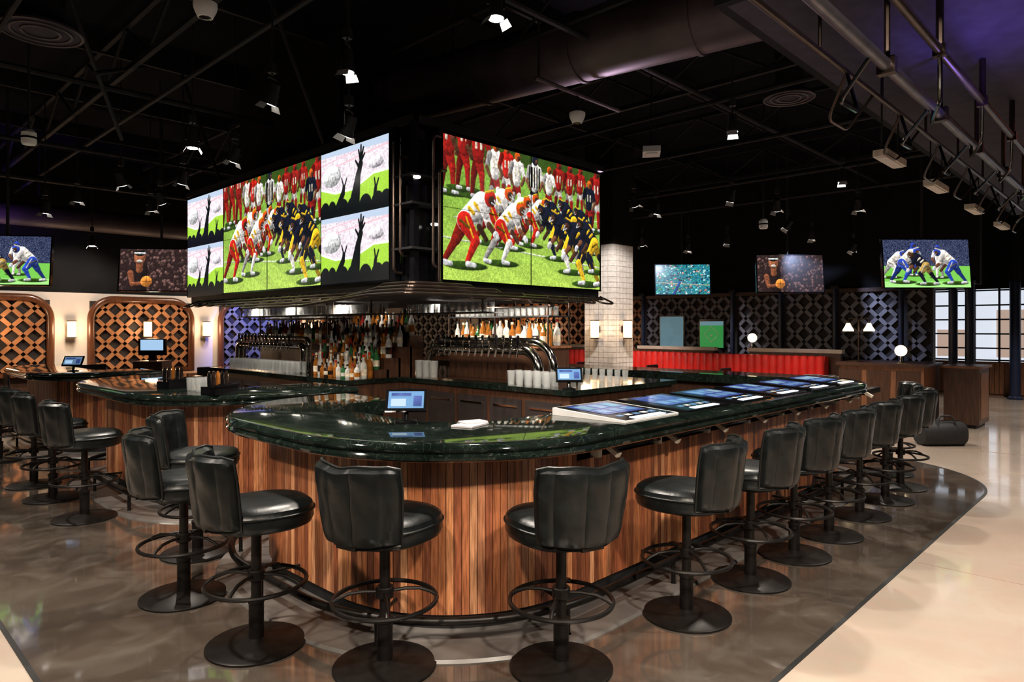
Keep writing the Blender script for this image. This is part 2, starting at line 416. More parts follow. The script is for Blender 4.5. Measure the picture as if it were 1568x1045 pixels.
# ------------------------------------------------------------------ bar stools
def make_stool():
    m=MB()
    m.lathe([(.25,0.004),(.25,.014),(.24,.02),(.10,.03),(.05,.045)],'stool_metal',n=36)
    m.tube([(0,0,.03),(0,0,.22)],.038,'stool_metal',16)
    m.lathe([(.038,.22),(.042,.225),(.042,.24),(.027,.25)],'stool_metal',n=16)
    m.tube([(0,0,.22),(0,0,.62)],.026,'stool_metal',14)
    m.lathe([(.04,.34),(.045,.345),(.045,.39),(.04,.395)],'stool_metal',n=16)
    R=.25
    m.tube([(R*math.cos(a),R*math.sin(a),.33) for a in [2*pi*k/40 for k in range(40)]],.0115,'stool_metal',8,closed=True)
    for k in range(4):
        a=pi/4+k*pi/2; ca,sa=math.cos(a),math.sin(a)
        m.tube([(x*ca,x*sa,zz) for x,zz in ((.03,.37),(.10,.375),(.17,.37),(.22,.35),(.25,.33))],.009,'stool_metal',8)
    m.lathe([(.12,.60),(.14,.61),(.14,.625),(.06,.63)],'stool_metal',n=20)
    m.lathe([(.12,.622),(.205,.625),(.232,.64),(.243,.668),(.240,.700),(.246,.708),(.240,.716),(.236,.735),(.218,.750),(.17,.760),(.09,.764),(.002,.766)],'leather',n=40,power=2.5,c=(0,.025,0),sy=1.06)
    pr=[]
    for k in range(48):
        a=2*pi*k/48; ca,sa=math.cos(a),math.sin(a); q=(abs(ca)**2.5+abs(sa)**2.5)**(-.4)
        pr.append((.244*ca*q,.025+.244*1.06*sa*q,.708))
    m.tube(pr,.006,'leather_piping',6,closed=True)
    NS,NT=56,18
    def P(s,t,side):
        hw=.214+.030*min(1,t*1.5)
        e=(1-abs(s)**10)**.5 if abs(s)<1 else 0
        e2=(1-abs(2*t-1)**10)**.5 if 0<t<1 else 0
        th=.034*e*e2
        puff=.012*abs(math.cos(2*pi*s))**.45*e*e2
        crk=.004*math.sin(9*s+7*t)*math.sin(5*t+3*s)*e*e2
        y=-.250+.125*abs(s)**2.4-.030*t-.015*t*t
        x=s*hw
        z=.660+.365*t+.006*abs(s)**4*t-.016*max(0,abs(s)-.86)/.14*(t**6)-.012*(1-t)*(1-abs(s)**2)-.008*t*math.cos(2*pi*s)*(1-abs(s))
        dy=.125*2.4*abs(s)**1.4*(1 if s>0 else -1)/hw
        nx,ny=dy,-1; l=math.hypot(nx,ny); nx/=l;ny/=l
        k=side*(th+puff+crk)
        return (x+nx*k,y+ny*k,z)
    vs=[];fs=[]
    for side in (1,-1):
        for i in range(NS+1):
            for j in range(NT+1):
                vs.append(P(-1+2*i/NS,j/NT,side))
    o=(NS+1)*(NT+1)
    for i in range(NS):
        for j in range(NT):
            a=i*(NT+1)+j
            fs.append((a,a+NT+1,a+NT+2,a+1)); fs.append((o+a,o+a+1,o+a+NT+2,o+a+NT+1))
    m.add(vs,fs,'leather')
    edge=[P(-1+2*i/NS,0,0) for i in range(NS+1)]+[P(1,j/NT,0) for j in range(1,NT+1)]+[P(1-2*i/NS,1,0) for i in range(1,NS+1)]+[P(-1,1-j/NT,0) for j in range(1,NT)]
    m.tube(edge,.008,'leather_piping',6,closed=True)
    m.box((0,-.20,.650),(.12,.12,.02),'stool_metal')
    return m.mesh('bar_stool')
SM=make_stool()
A0=math.radians(44.1)
def stool(u,v,right):
    ang=A0-math.radians(right)
    inst(SM,'bar_stool',loc=(u,v,.0),rz=ang-pi/2)
for s in [(1.95,2.75,32),(2.54,2.13,-30),(3.50,2.0,-56),(4.28,1.98,-52),(4.97,1.97,-46),(5.64,1.96,-48),(6.41,1.97,-44),(7.15,1.97,-46),(7.85,2.02,-50),(8.5,2.3,-75),
          (1.62,3.42,55),(1.60,4.35,60),(1.98,5.12,80),(1.66,6.75,45),(1.64,7.75,50),(1.64,8.55,42),(1.64,10.4,45),(1.64,11.3,45),(8.95,3.3,-130)]: stool(*s)

# ------------------------------------------------------------------ screen artwork (vertex-colour rasters)
class Art:
    def __init__(s,W,H,bg=(0,0,0)):
        s.W,s.H=W,H; s.a=W/H
        y,x=np.mgrid[0:H,0:W]; s.X=x/(W-1)*s.a; s.Y=y/(H-1)
        s.c=np.zeros((H,W,3))+np.array(bg); s.px=1.0/H
        s.n=np.random.rand(H,W)
        k=8; small=np.random.rand(H//k+2,W//k+2)
        s.m=np.kron(small,np.ones((k,k)))[:H,:W]
        k=4; small=np.random.rand(H//k+2,W//k+2)
        s.m2=np.kron(small,np.ones((k,k)))[:H,:W]
    def blend(s,d,col,sh=None):
        al=np.clip(.5-d/s.px,0,1)[...,None]
        cc=np.zeros_like(s.c)+np.array(col)
        if sh is not None: cc=np.clip(cc*sh[...,None]+.02,0,1)
        s.c=s.c*(1-al)+cc*al
    def sh(s,nl): return .76+.36*nl+.28*(s.m2-.5)+.18*(s.n-.5)  # light from upper left painted into the picture shapes' colour
    def cap(s,x1,y1,x2,y2,r1,r2,col):
        dx,dy=x2-x1,y2-y1; L=dx*dx+dy*dy+1e-9
        t=np.clip(((s.X-x1)*dx+(s.Y-y1)*dy)/L,0,1)
        ex=s.X-x1-t*dx; ey=s.Y-y1-t*dy; R=r1+(r2-r1)*t
        d=np.hypot(ex,ey)-R; s.blend(d,col,s.sh(np.clip((-.5*ex+.8*ey)/(R+1e-6),-1,1)))
    def ell(s,x,y,rx,ry,col):
        ex=(s.X-x)/rx; ey=(s.Y-y)/ry
        d=(np.hypot(ex,ey)-1)*min(rx,ry); s.blend(d,col,s.sh(np.clip(-.5*ex+.8*ey,-1,1)))
    def stripes(s,x1,x2,y1,y2,col,p):
        msk=(s.X>x1)&(s.X<x2)&(s.Y>y1)&(s.Y<y2)&((s.X/p)%1<.5); s.c[msk]=col
    def speckle(s,mask,amt):
        n=np.random.rand(s.H,s.W,1)*amt-amt/2; s.c=np.where(mask[...,None],np.clip(s.c+n,0,1),s.c)
def player(A,x,y,h,jer,pants,helm,f=1,crouch=True,sock=None,skin=(.5,.3,.2),trim=(.95,.9,.8)):
    sock=sock or jer
    g=lambda a,b:(x+a*h*f,y+b*h)
    def c(p,q,r1,r2,col): A.cap(*g(*p),*g(*q),r1*h,r2*h,col)
    def dk(col,k=.62): return tuple(v*k for v in col)
    A.ell(x+.02*h,y+.01*h,.30*h,.045*h,(.18,.30,.07))  # drop shadow painted on the grass as a dark ellipse
    if crouch:
        hip=(0,.46); sh=(.24,.66); hd=(.36,.73)
        c(hip,(-.12,.26),.085,.06,dk(pants)); c((-.12,.26),(-.27,.05),.05,.03,dk(sock)); c((-.27,.03),(-.18,.02),.03,.025,(.9,.9,.9))
        c(sh,(.20,.42),.05,.04,dk(jer)); c((.20,.42),(.30,.30),.035,.03,dk(skin))
        c(hip,sh,.105,.13,jer); c((.12,.5),(.25,.56),.04,.05,dk(jer,.75))
        c((.06,.60),(.12,.55),.022,.022,trim); c((.14,.65),(.20,.60),.022,.022,trim)
        c(hip,(.15,.27),.10,.06,pants); c((.15,.27),(.04,.06),.055,.03,sock); c((.04,.03),(.14,.02),.03,.025,(.9,.9,.9))
        c((.02,.5),(.12,.30),.010,.010,trim); c((-.06,.46),(.06,.40),.014,.014,dk(trim,.4))
        c(sh,(.34,.45),.06,.045,jer); c((.26,.62),(.30,.55),.045,.045,dk(jer,.85)); c((.34,.45),(.44,.36),.038,.03,skin); c((.44,.36),(.46,.33),.04,.035,(.92,.92,.92))
        A.ell(*g(*hd),.085*h,.09*h,helm); A.ell(*g(.385,.71),.05*h,.05*h,dk(skin,.6)); c((.42,.72),(.45,.67),.010,.010,(.85,.85,.85)); c((.38,.69),(.45,.66),.008,.008,(.85,.85,.85))
        c((.30,.79),(.40,.82),.012,.012,trim)
    else:
        hip=(0,.50)
        c(hip,(-.07,.28),.075,.05,dk(pants)); c((-.07,.28),(-.10,.05),.045,.03,dk(sock)); c((-.10,.02),(-.04,.02),.025,.02,(.9,.9,.9))
        c(hip,(.06,.28),.08,.05,pants); c((.06,.28),(.07,.05),.045,.03,sock); c((.07,.02),(.14,.02),.025,.02,(.9,.9,.9))
        c(hip,(.01,.76),.09,.12,jer); c((-.03,.70),(-.03,.60),.018,.018,trim); c((.05,.70),(.05,.60),.018,.018,trim)
        c((-.11,.78),(-.17,.58),.05,.04,dk(jer)); c((-.17,.58),(-.10,.46),.035,.03,skin)
        c((.12,.78),(.19,.58),.05,.04,jer); c((.19,.58),(.12,.46),.035,.03,skin)
        A.ell(*g(.02,.91),.07*h,.08*h,helm); A.ell(*g(.05,.89),.035*h,.04*h,dk(skin,.7))
RED=(.82,.12,.08); WHT=(1,.97,.94); YEL=(1,.78,.14); BLK=(.07,.09,.16)
def football():
    A=Art(420,236)
    k=(A.Y)[...,None]
    A.c=np.array([.66,.78,.32])*(1-k)+np.array([.40,.58,.20])*k
    band=(np.sin((A.X*.5+A.Y)*22)>0)[...,None]; A.c=A.c*np.where(band,1.0,.94)
    A.c*= (.82+.36*A.n[...,None]); A.c*=(.92+.16*A.m2[...,None])
    A.c[A.Y>.9]*=.5
    A.cap(-.1,.30,1.9,.18,.006,.006,(.9,.95,.8)); A.cap(-.1,.62,1.9,.58,.004,.004,(.85,.9,.75))
    for x in np.arange(.1,1.7,.11): A.cap(x,.44,x+.03,.44,.004,.004,(.85,.9,.75))
    rd=(.66,.11,.09)
    for x,y,h in ((.05,.60,.62),(.19,.64,.58),(.33,.60,.6),(1.22,.60,.42),(1.36,.58,.44),(1.5,.62,.40),(1.72,.50,.55)):
        player(A,x,y,h,rd,(.85,.82,.78) if x>1 else rd,rd,1,False,skin=(.35,.2,.13))
    for x,y,h,J in ((.50,.55,.5,WHT),(.62,.60,.45,RED),(.73,.55,.46,WHT),(1.62,.48,.45,BLK),(1.10,.56,.40,WHT)):
        player(A,x,y,h,J,WHT if J==RED else rd,(.85,.35,.1),1,False,skin=(.45,.28,.18))
    player(A,.93,.52,.5,WHT,BLK,BLK,1,False,skin=(.55,.35,.25),sock=BLK); A.stripes(.87,1.0,.76,.92,(.05,.05,.05),.028)
    for x,y,h,f in ((.78,.34,.46,1),(.88,.30,.48,1),(.66,.26,.52,1),(.45,.28,.54,1)):
        player(A,x,y,h,WHT,RED,(.85,.30,.08),f,sock=RED,skin=(.4,.24,.16),trim=YEL)
    for x,y,h in ((1.62,.30,.46),(1.42,.34,.46),(1.25,.32,.46),(1.20,.22,.52)):
        player(A,x,y,h,BLK,YEL,BLK,-1,sock=BLK,skin=(.4,.25,.17),trim=YEL)
    player(A,.56,.14,.60,WHT,RED,(.85,.3,.08),1,sock=WHT,trim=YEL); player(A,.20,.10,.70,WHT,RED,(.8,.12,.08),1,sock=RED,skin=(.32,.19,.12),trim=YEL)
    player(A,1.38,.12,.60,BLK,YEL,BLK,-1,sock=WHT,trim=YEL); player(A,1.58,.03,.66,BLK,BLK,BLK,-1,sock=YEL,trim=YEL); player(A,1.70,.14,.55,BLK,YEL,(.1,.1,.1),-1,sock=BLK,trim=YEL)
    return A.c
def crowd():
    A=Art(220,124)
    A.c+=np.array([.90,.84,.88])
    A.c*= (.80+.35*A.n[...,None]); A.c*=(.9+.2*A.m2[...,None])
    d=A.Y-(.72+.09*A.X); A.blend(np.abs(d)-.010,(.88,.70,.74)); A.blend(np.abs(d-.1)-.006,(.85,.66,.72))
    A.blend(-(A.Y-(.93-.02*A.X)),(.70,.76,.84))
    fy=.36+.16*np.clip((A.X-.9)/.5,0,1)+.10*np.clip((.4-A.X)/.4,0,1)
    fld=A.Y<fy; A.c[fld]=np.array([.62,.80,.24]); A.c[fld]*=(.9+.2*A.n[fld])[:,None]
    A.blend(np.abs(A.Y-fy)-.016,(1,1,.97))
    A.ell(.30,.62,.26,.16,(1,1,1)); A.ell(1.45,.66,.2,.08,(1,.97,1))
    D=(.04,.06,.07)
    A.cap(.90,.05,1.02,.56,.15,.06,D); A.cap(1.02,.54,1.08,.70,.055,.055,D)
    for a,b in ((1.03,.90),(1.09,.96),(1.15,.92),(1.18,.83)): A.cap(1.08,.72,a,b,.026,.017,D)
    A.cap(1.03,.66,.95,.76,.025,.016,D)
    A.cap(.40,.0,.62,.34,.09,.05,D); A.cap(.62,.32,.64,.42,.045,.036,D); A.cap(.64,.42,.58,.56,.018,.013,D); A.cap(.65,.42,.72,.54,.018,.013,D)
    A.cap(1.40,0,1.45,.30,.06,.035,D); A.cap(1.45,.30,1.42,.44,.02,.014,D); A.cap(1.46,.30,1.52,.42,.02,.014,D)
    for x,r in ((.12,.14),(.32,.12),(.62,.15),(.88,.16),(1.2,.16),(1.5,.16),(1.7,.15)): A.ell(x,.08,r,.17,D)
    A.c[A.Y<.12]=D
    return A.c
def tv_foot():
    A=Art(200,112); A.c+= np.array([.16,.19,.30]); A.speckle(np.ones((112,200),bool),.4)
    A.c[A.Y<.45]=[.45,.74,.30]; A.c[A.Y<.12]=[.62,.86,.5]
    BL=(.16,.28,.72)
    player(A,.62,.25,.7,BL,WHT,BL,1,False); player(A,1.15,.2,.7,WHT,WHT,BL,-1,False); player(A,.15,.2,.7,WHT,WHT,BL,1)
    player(A,.38,.10,.9,WHT,BL,BL,1,sock=BL); player(A,.88,.06,.85,BLK,(.75,.6,.3),(.3,.2,.1),-1); player(A,1.45,.08,.9,WHT,BL,BL,-1,sock=BL)
    return A.c
def tv_bask():
    A=Art(200,112); A.c+= np.array([.17,.12,.115]); A.speckle(np.ones((112,200),bool),.12)
    for i in range(260):
        k=random.uniform(.5,1.2)
        A.ell(random.uniform(.0,1.78),random.uniform(.0,1),.028,.035,(.46*k,.33*k,.31*k))
    A.cap(.45,.5,.35,-.1,.2,.27,(.16,.11,.11)); A.cap(.45,.5,.45,.62,.08,.08,(.6,.34,.22)); A.ell(.45,.80,.13,.17,(.72,.42,.28)); A.ell(.45,.90,.13,.07,(.08,.06,.05)); A.ell(.45,.71,.07,.035,(.95,.9,.85)); A.cap(.34,.90,.56,.90,.022,.022,(.95,.95,.95))
    A.cap(.25,.42,.30,.15,.07,.05,(.58,.33,.22)); A.cap(.30,.15,.55,.18,.05,.04,(.58,.33,.22)); A.ell(.62,.22,.13,.13,(1,.6,.24)); A.cap(.51,.22,.73,.22,.004,.004,(.1,.05,.02)); A.cap(.62,.11,.62,.33,.004,.004,(.1,.05,.02))
    return A.c
def tv_teal():
    A=Art(200,112); A.c+= np.array([.12,.44,.50]); A.speckle(np.ones((112,200),bool),.3)
    for i in range(420):
        A.ell(random.uniform(0,1.78),random.uniform(0,1),random.uniform(.01,.05),random.uniform(.01,.035),random.choice([(.2,.75,.72),(.1,.3,.45),(.8,1,1),(.25,.65,.4),(.9,.6,.55),(.05,.18,.3),(.35,.85,.9)]))
    A.cap(0,.4,1.78,.3,.015,.015,(.8,.8,.7)); A.cap(.6,0,.8,.4,.05,.04,(.1,.3,.6))
    return A.c
def tv_base():
    A=Art(90,90); A.c+=np.array([.16,.55,.26])
    for a,b,c2,d in ((.5,.2,.2,.5),(.5,.2,.8,.5),(.5,.8,.2,.5),(.5,.8,.8,.5)): A.cap(a,b,c2,d,.014,.014,(.5,.6,.4))
    A.ell(.5,.45,.04,.03,(.6,.5,.35)); A.c[A.Y>.85]=[.4,.55,.6]
    return A.c*.8
def lin(c):
    c=np.clip(c,0,1); return np.where(c<=.04045,c/12.92,((c+.055)/1.055)**2.4)
def screen_mesh(name,c,w,h):
    H,W,_=c.shape
    ys,xs=np.mgrid[0:H,0:W]; v=np.stack([xs/(W-1)*w,np.zeros_like(xs,dtype=float),ys/(H-1)*h],-1).reshape(-1,3)
    i=(np.arange(H-1)[:,None]*W+np.arange(W-1)[None]).ravel()
    fs=np.stack([i,i+1,i+W+1,i+W],-1)
    me=bpy.data.meshes.new(name); me.from_pydata(v.tolist(),[],fs.tolist())
    a=me.color_attributes.new('Col','FLOAT_COLOR','POINT')
    cc=np.concatenate([lin(c).reshape(-1,3),np.ones((H*W,1))],1).astype(np.float32); a.data.foreach_set('color',cc.ravel())
    me.materials.append(MATS['screen_picture']); me.update(); return me
FB=screen_mesh('football_picture',football(),2.42,1.36)
CR=screen_mesh('crowd_picture',crowd(),1.21,.68)

# ------------------------------------------------------------------ video wall
VW=empty('video_wall')
Z0=2.10
m=MB()
m.box2((4.08,4.92,2.0),(6.56,10.1,3.52),'black_paint'); m.box2((3.82,5.2,2.0),(4.2,10.1,3.52),'black_paint')
m.box2((3.84,4.94,2.0),(4.1,5.22,3.52),'black_gloss')
m.box2((4.3,6.95,3.5),(5.5,9.6,CZ),'wall_dark')
m.box2((3.74,4.84,3.5),(6.56,4.9,3.56),'truss_grey'); m.box2((3.74,4.84,3.5),(3.8,10.1,3.56),'truss_grey')
m.box2((3.74,4.84,2.0),(3.8,4.9,3.5),'black_gloss'); m.box2((4.03,4.84,2.0),(4.08,4.9,3.5),'black_gloss'); m.box2((3.74,5.13,2.0),(3.8,5.19,3.5),'black_gloss')
m.obj('housing',VW)
inst(FB,'screen_football',VW,(4.10,4.868,Z0))
inst(FB,'screen_football',VW,(3.752,5.22+1.21+2.42,Z0),-pi/2)
for i,v in enumerate((5.22+1.21,5.22+4.84)):
    for zz in (0,.68): inst(CR,'screen_crowd',VW,(3.752,v,Z0+zz),-pi/2)
m=MB()
for u in (4.09,4.10+1.21,4.10+2.42+.01): m.box2((u-(.02 if u!=5.31 else .004),4.862,Z0-.02),(u+(.004 if u==5.31 else .0),4.92,Z0+1.38),'black_gloss')
for z,t in ((Z0-.02,.02),(Z0+.678,.004),(Z0+1.36,.02)): m.box2((4.08,4.864,z),(6.54,4.92,z+t),'black_gloss')
for k in range(5):
    v=5.22+1.21*k; m.box2((3.747,v-.004,Z0-.02),(3.8,v+.004,Z0+1.38),'black_gloss')
for z,t in ((Z0-.02,.02),(Z0+.678,.004),(Z0+1.36,.02)): m.box2((3.749,5.2,z),(3.8,10.08,z+t),'black_gloss')
m.obj('bezel',VW)
m=MB()
for (u,v,a,b) in ((3.70,5.08,2.15,3.35),(3.70,4.98,2.3,3.2),(3.93,4.80,2.2,3.4),(4.0,4.80,2.05,3.1)):
    m.tube(rpath([(u+.1,v+.02,b),(u,v,b),(u,v,a),(u+.1,v+.02,a)],.05,6),.014,'pipe_bronze',8)
for z in (2.35,2.75,3.0): m.box2((3.69,4.8,z),(4.0,5.1,z+.02),'black_paint')
for (uu,z) in ((3.76,2.98),(3.96,2.58)): m.lathe([(.03,0),(.034,.006),(.034,.014),(.03,.02)],'lamp_dim',(uu,4.82,z),10)
for k in range(4):
    z=1.98-k*.035; o=.06*k
    m.tube(rpath([(6.5-.4*k,4.95,2.02),(6.5-.4*k,4.78-o,z),(4.5+.3*k,4.78-o,z),(4.35+.3*k,4.78-o,z+.07),(3.9,4.78-o,z+.07),(3.68-o,4.78-o+.02,z+.07),(3.68-o,5.2,z+.07),(3.68-o,5.5+.3*k,z),(3.68-o,9.6-.6*k,z),(3.95,9.6-.6*k,2.03)],.07,6),.014,'pipe_bronze',8)
for k in range(7):
    u=4.3+.34*k; m.tube(rpath([(u,4.92,2.02),(u,4.7,1.93),(u+.25,4.7,1.93),(u+.25,4.92,2.02)],.07,6),.011,'pipe_bronze',7)
for k in range(12):
    v=5.4+.38*k; m.tube(rpath([(3.82,v,2.02),(3.6,v,1.93),(3.6,v+.25,1.93),(3.82,v+.25,2.02)],.07,6),.011,'pipe_bronze',7)
m.box2((3.8,4.92,1.96),(6.5,10.0,2.0),'black_paint')
m.obj('decorative_pipework',VW)

# ------------------------------------------------------------------ back bar island
IS=empty('back_bar_island')
def poff(o): return [(4.85+o,3.95+o),(6.7-o,3.95+o),(6.7-o,10.2-o),(4.1+o,10.2-o),(4.1+o,6.5+o),(4.85+o,6.5+o)]
m=MB(); m.prism(poff(.04),.1,1.02,'dark_wood'); m.prism(poff(.08),.0,.1,'black_paint'); m.prism(poff(0),1.02,1.07,'green_marble')
for i in range(5):
    v=4.1+i*.5; m.box2((4.872,v,.2),(4.888,v+.44,.94),'recess_dark'); m.box2((4.86,v+.05,.86),(4.872,v+.38,.875),'chrome')
for i in range(7):
    v=6.65+i*.5; m.box2((4.122,v,.2),(4.138,v+.44,.94),'recess_dark'); m.box2((4.11,v+.05,.86),(4.122,v+.38,.875),'chrome')
m.obj('cabinet',IS)
m=MB()
def shelfunit(u0,u1,v0,v1):
    m.box2((u0,v0,1.07),(u1,v1,1.43),'dark_wood'); m.box2((u0-.03,v0-.02,1.43),(u1+.02,v1+.02,1.455),'mid_wood')
    for v in (v0,(v0+v1)/2,v1): 
        m.tube([(u0,v,1.45),(u0,v,2.0)],.012,'pipe_bronze',8); m.tube([(u1,v,1.45),(u1,v,2.0)],.012,'pipe_bronze',8)
    m.box2((u0-.02,v0-.03,1.765),(u1+.02,v1+.03,1.78),'black_paint')
    m.tube([(u0-.02,v0-.03,1.88),(u0-.02,v1+.03,1.88)],.008,'pipe_bronze',6)
shelfunit(5.45,5.8,4.75,6.35); shelfunit(4.75,5.1,8.0,9.9)
for k in range(4): m.box2((4.55+.17*k,6.62,1.07),(4.75+.17*k,7.95,1.12+.13*k+.04),'dark_wood')
m.box2((4.4,6.4,1.80),(4.75,9.9,1.815),'black_paint')
m.box2((4.75,5.0,1.80),(5.05,6.4,1.815),'black_paint')
for v in (6.5,7.3,8.2,9.1,9.8): m.tube([(4.42,v,1.81),(4.42,v,2.0)],.01,'pipe_bronze',6)
for v in (5.05,6.3): m.tube([(4.78,v,1.81),(4.78,v,2.0)],.01,'pipe_bronze',6)
m.obj('shelving',IS)
bt=['btl_amber','btl_amber','btl_green','btl_clear','btl_dark','btl_red','btl_amber','btl_clear','btl_clear']
m=MB()
def bottle(u,v,z,s=1):
    h=random.uniform(.25,.33)*s; r=random.uniform(.032,.042); c=random.choice(bt); v+=random.uniform(-.008,.008); u+=random.uniform(-.01,.01)
    m.lathe([(r*.9,0),(r,.01),(r,h*.55),(r*.8,h*.66),(r*.36,h*.76),(r*.34,h*.95),(r*.40,h*.955),(r*.4,h)],c,(u,v,z),8)
    m.lathe([(r+.001,h*.15),(r+.001,h*.42)],random.choice(['label','label','btl_clear','btl_amber','btl_dark']),(u,v,z),8)
    m.lathe([(r*.45,h*.94),(r*.45,h+.012)],random.choice(['black_paint','chrome','label','btl_red','chrome']),(u,v,z),8)
for row in range(2):
    for i in range(17): bottle(5.52+.14*row,4.8+i*.092,1.456,.9)
    for i in range(19): bottle(4.82+.14*row,8.06+i*.096,1.456,.9)
for k in range(4):
    for i in range(15): bottle(4.60+.17*k,6.66+i*.088,1.162+.13*k)
for i in range(14): bottle(4.48,6.62+i*.092,1.071)
for i in range(14): bottle(4.37,6.58+i*.085,1.071,.85)
for i in range(9): bottle(4.28,6.58+i*.09,1.071,.6)
m.obj('liquor_bottles')
m=MB()
def glass(u,v,z,h=.14,r=.035): m.lathe([(r*.8,0),(r,h),(r*.92,h),(r*.72,.012)],'glass_clear',(u,v,z),10)
for row in range(2):
    for i in range(17): glass(5.52+.12*row,4.8+i*.092,1.781,.1,.034)
    for i in range(19): glass(4.82+.12*row,8.06+i*.096,1.781,.1,.034)
    for i in range(30): glass(4.47+.12*row,6.46+i*.114,1.816,.11,.035)
    for i in range(12): glass(4.82+.12*row,5.08+i*.11,1.816,.1,.034)
for row in range(3):
    for i in range(19): glass(4.2+.085*row,7.9+i*.096,1.071,.15,.036)
for row in range(2):
    for i in range(5): glass(4.92+.11*row,4.30+i*.12,1.071,.15,.042)
for i in range(3): glass(4.96,6.05+i*.13,1.071,.2,.055)
for i in range(8): glass(6.0,4.15+i*.1,1.071,.13,.035)
m.obj('glassware')
def tower(name,u,v0,v1,big):
    m=MB(); h=1.42; R=.055 if big else .045
    m.tube(rpath([(u,v0,1.07),(u,v0,h),(u,v1,h),(u,v1,1.07)],.22 if big else .08,12),R,'chrome',16)
    d=.14 if big else 0
    m.tube(rpath([(u+.07,v0-d,1.07),(u+.07,v0-d,h+.08),(u+.07,v1+d*.4,h+.08),(u+.07,v1+d*.4,1.07)],.28 if big else .08,12),R*.8,'chrome',16)
    for vv in (v0,v1): m.lathe([(.085,1.07),(.085,1.085),(.06,1.10)],'chrome',(u,vv,0),16)
    n=int((v1-v0-.4)/.105)
    for i in range(n+1):
        v=v0+.2+i*.105
        m.tube([(u-.03,v,h),(u-.10,v,h+.005)],.013,'chrome',8); m.tube([(u-.095,v,h+.01),(u-.12,v,h-.08)],.010,'chrome',8)
        m.lathe([(.006,0),(.007,.03),(.014,.045),(.017,.11),(.012,.13)],'chrome' if i%3 else 'black_gloss',(u-.10,v,h+.02),8)
    m.box2((u-.2,v0+.15,1.07),(u-.04,v1-.15,1.085),'chrome')
    m.obj(name)
tower('beer_tap_tower',5.16,4.62,6.40,True); tower('beer_tap_tower',4.42,8.0,9.9,False)
def pos(u,v,rz,z=1.07):
    m=MB(); m.lathe([(.07,0),(.07,.012),(.03,.02)],'black_gloss',n=20); m.tube([(0,0,.01),(0,.02,.09)],.016,'black_gloss',10)
    m.box((0,0,.135),(.25,.018,.15),'black_gloss',rx=-.6)
    R=Matrix.Rotation(-.6,3,'X'); 
    def q(x,z_,sx,sz,mt,dd=.0105):
        o=R@Vector((x,-dd,z_)); m.box((o.x,o.y,.135+o.z),(sx,.004,sz),mt,rx=-.6)
    q(0,0,.215,.115,'pos_screen')
    q(-.03,.035,.12,.02,'game_screen',.0125); q(.07,-.01,.05,.07,'game_screen',.0125); q(-.045,-.02,.09,.05,'kiosk_screen',.0125)
    m.obj('pos_tablet',None,(u,v,z),rz)
pos(2.54,3.36,-.75); pos(4.98,4.08,-.8); pos(2.45,10.5,-.7)
m=MB()
for i in range(9): m.lathe([(.032,0),(.038,.12),(.034,.12),(.028,.01)],'glass_clear',(2.45+.08*(i%3),6.3+.1*(i//3),1.07),10)
m.obj('pint_glasses')
m=MB(); m.box2((-.12,-.09,0),(.12,.09,.07),'black_gloss'); m.box2((-.13,-.1,.07),(.13,-.085,.09),'black_gloss'); m.box2((-.01,-.09,.07),(.01,.09,.09),'black_gloss')
for i in range(5): m.lathe([(.018,0),(.018,.1),(.008,.13)],['black_gloss','btl_dark','btl_amber'][i%3],(-.09+.045*i,.02,.07),8)
me=m.mesh('condiment_caddy')
for (u,v) in ((2.45,6.9),(2.5,5.98)): inst(me,'condiment_caddy',None,(u,v,1.07),.3)
m=MB(); m.box((0,0,.006),(.2,.14,.01),'paper',rz=.3); m.box((.05,.03,.016),(.15,.1,.008),'paper',rz=-.2); m.obj('paper_menu',None,(2.72,2.98,1.071))

# ------------------------------------------------------------------ TVs
TVM=MB(); TVM.box2((-.75,.012,-.43),(.75,.06,.43),'black_gloss'); TVM.box2((-.2,.06,-.2),(.2,.12,.2),'black_paint')
for (a,b) in (((-.75,-.006,-.43),(-.728,.012,.43)),((.728,-.006,-.43),(.75,.012,.43)),((-.75,-.006,-.43),(.75,.012,-.41)),((-.75,-.006,.41),(.75,.012,.43))): TVM.box2(a,b,'black_gloss')
tvbody=TVM.mesh('tv_body')
arts={'f':screen_mesh('tv_football',tv_foot(),1.456,.82),'b':screen_mesh('tv_basketball',tv_bask(),1.456,.82),'t':screen_mesh('tv_stadium',tv_teal(),1.456,.82)}
def tv(u,v,z,rz,art,s=1):
    E=empty('television',(u,v,z),rz); E.scale=(s,s,s)
    b=inst(tvbody,'tv_body',E,rx=-.1); p=inst(arts[art],'screen',E,(-.728,0,-.41)); p.parent=b
    m=MB(); m.tube([(0,.14,0),(0,.14,(CZ-z)/s)],.025,'black_paint',8); m.box2((-.05,.08,-.08),(.05,.16,.08),'black_paint'); m.obj('ceiling_pole',E)
R46=math.radians(-46)
tv(13.2,3.0,2.74,R46,'f'); tv(13.6,5.47,2.73,R46,'b',.9); tv(14.0,8.1,2.76,R46-.1,'t',.84)
tv(1.90,11.80,2.60,R46+.15,'f',.84); tv(4.0,11.95,2.60,R46+.1,'b',.84)

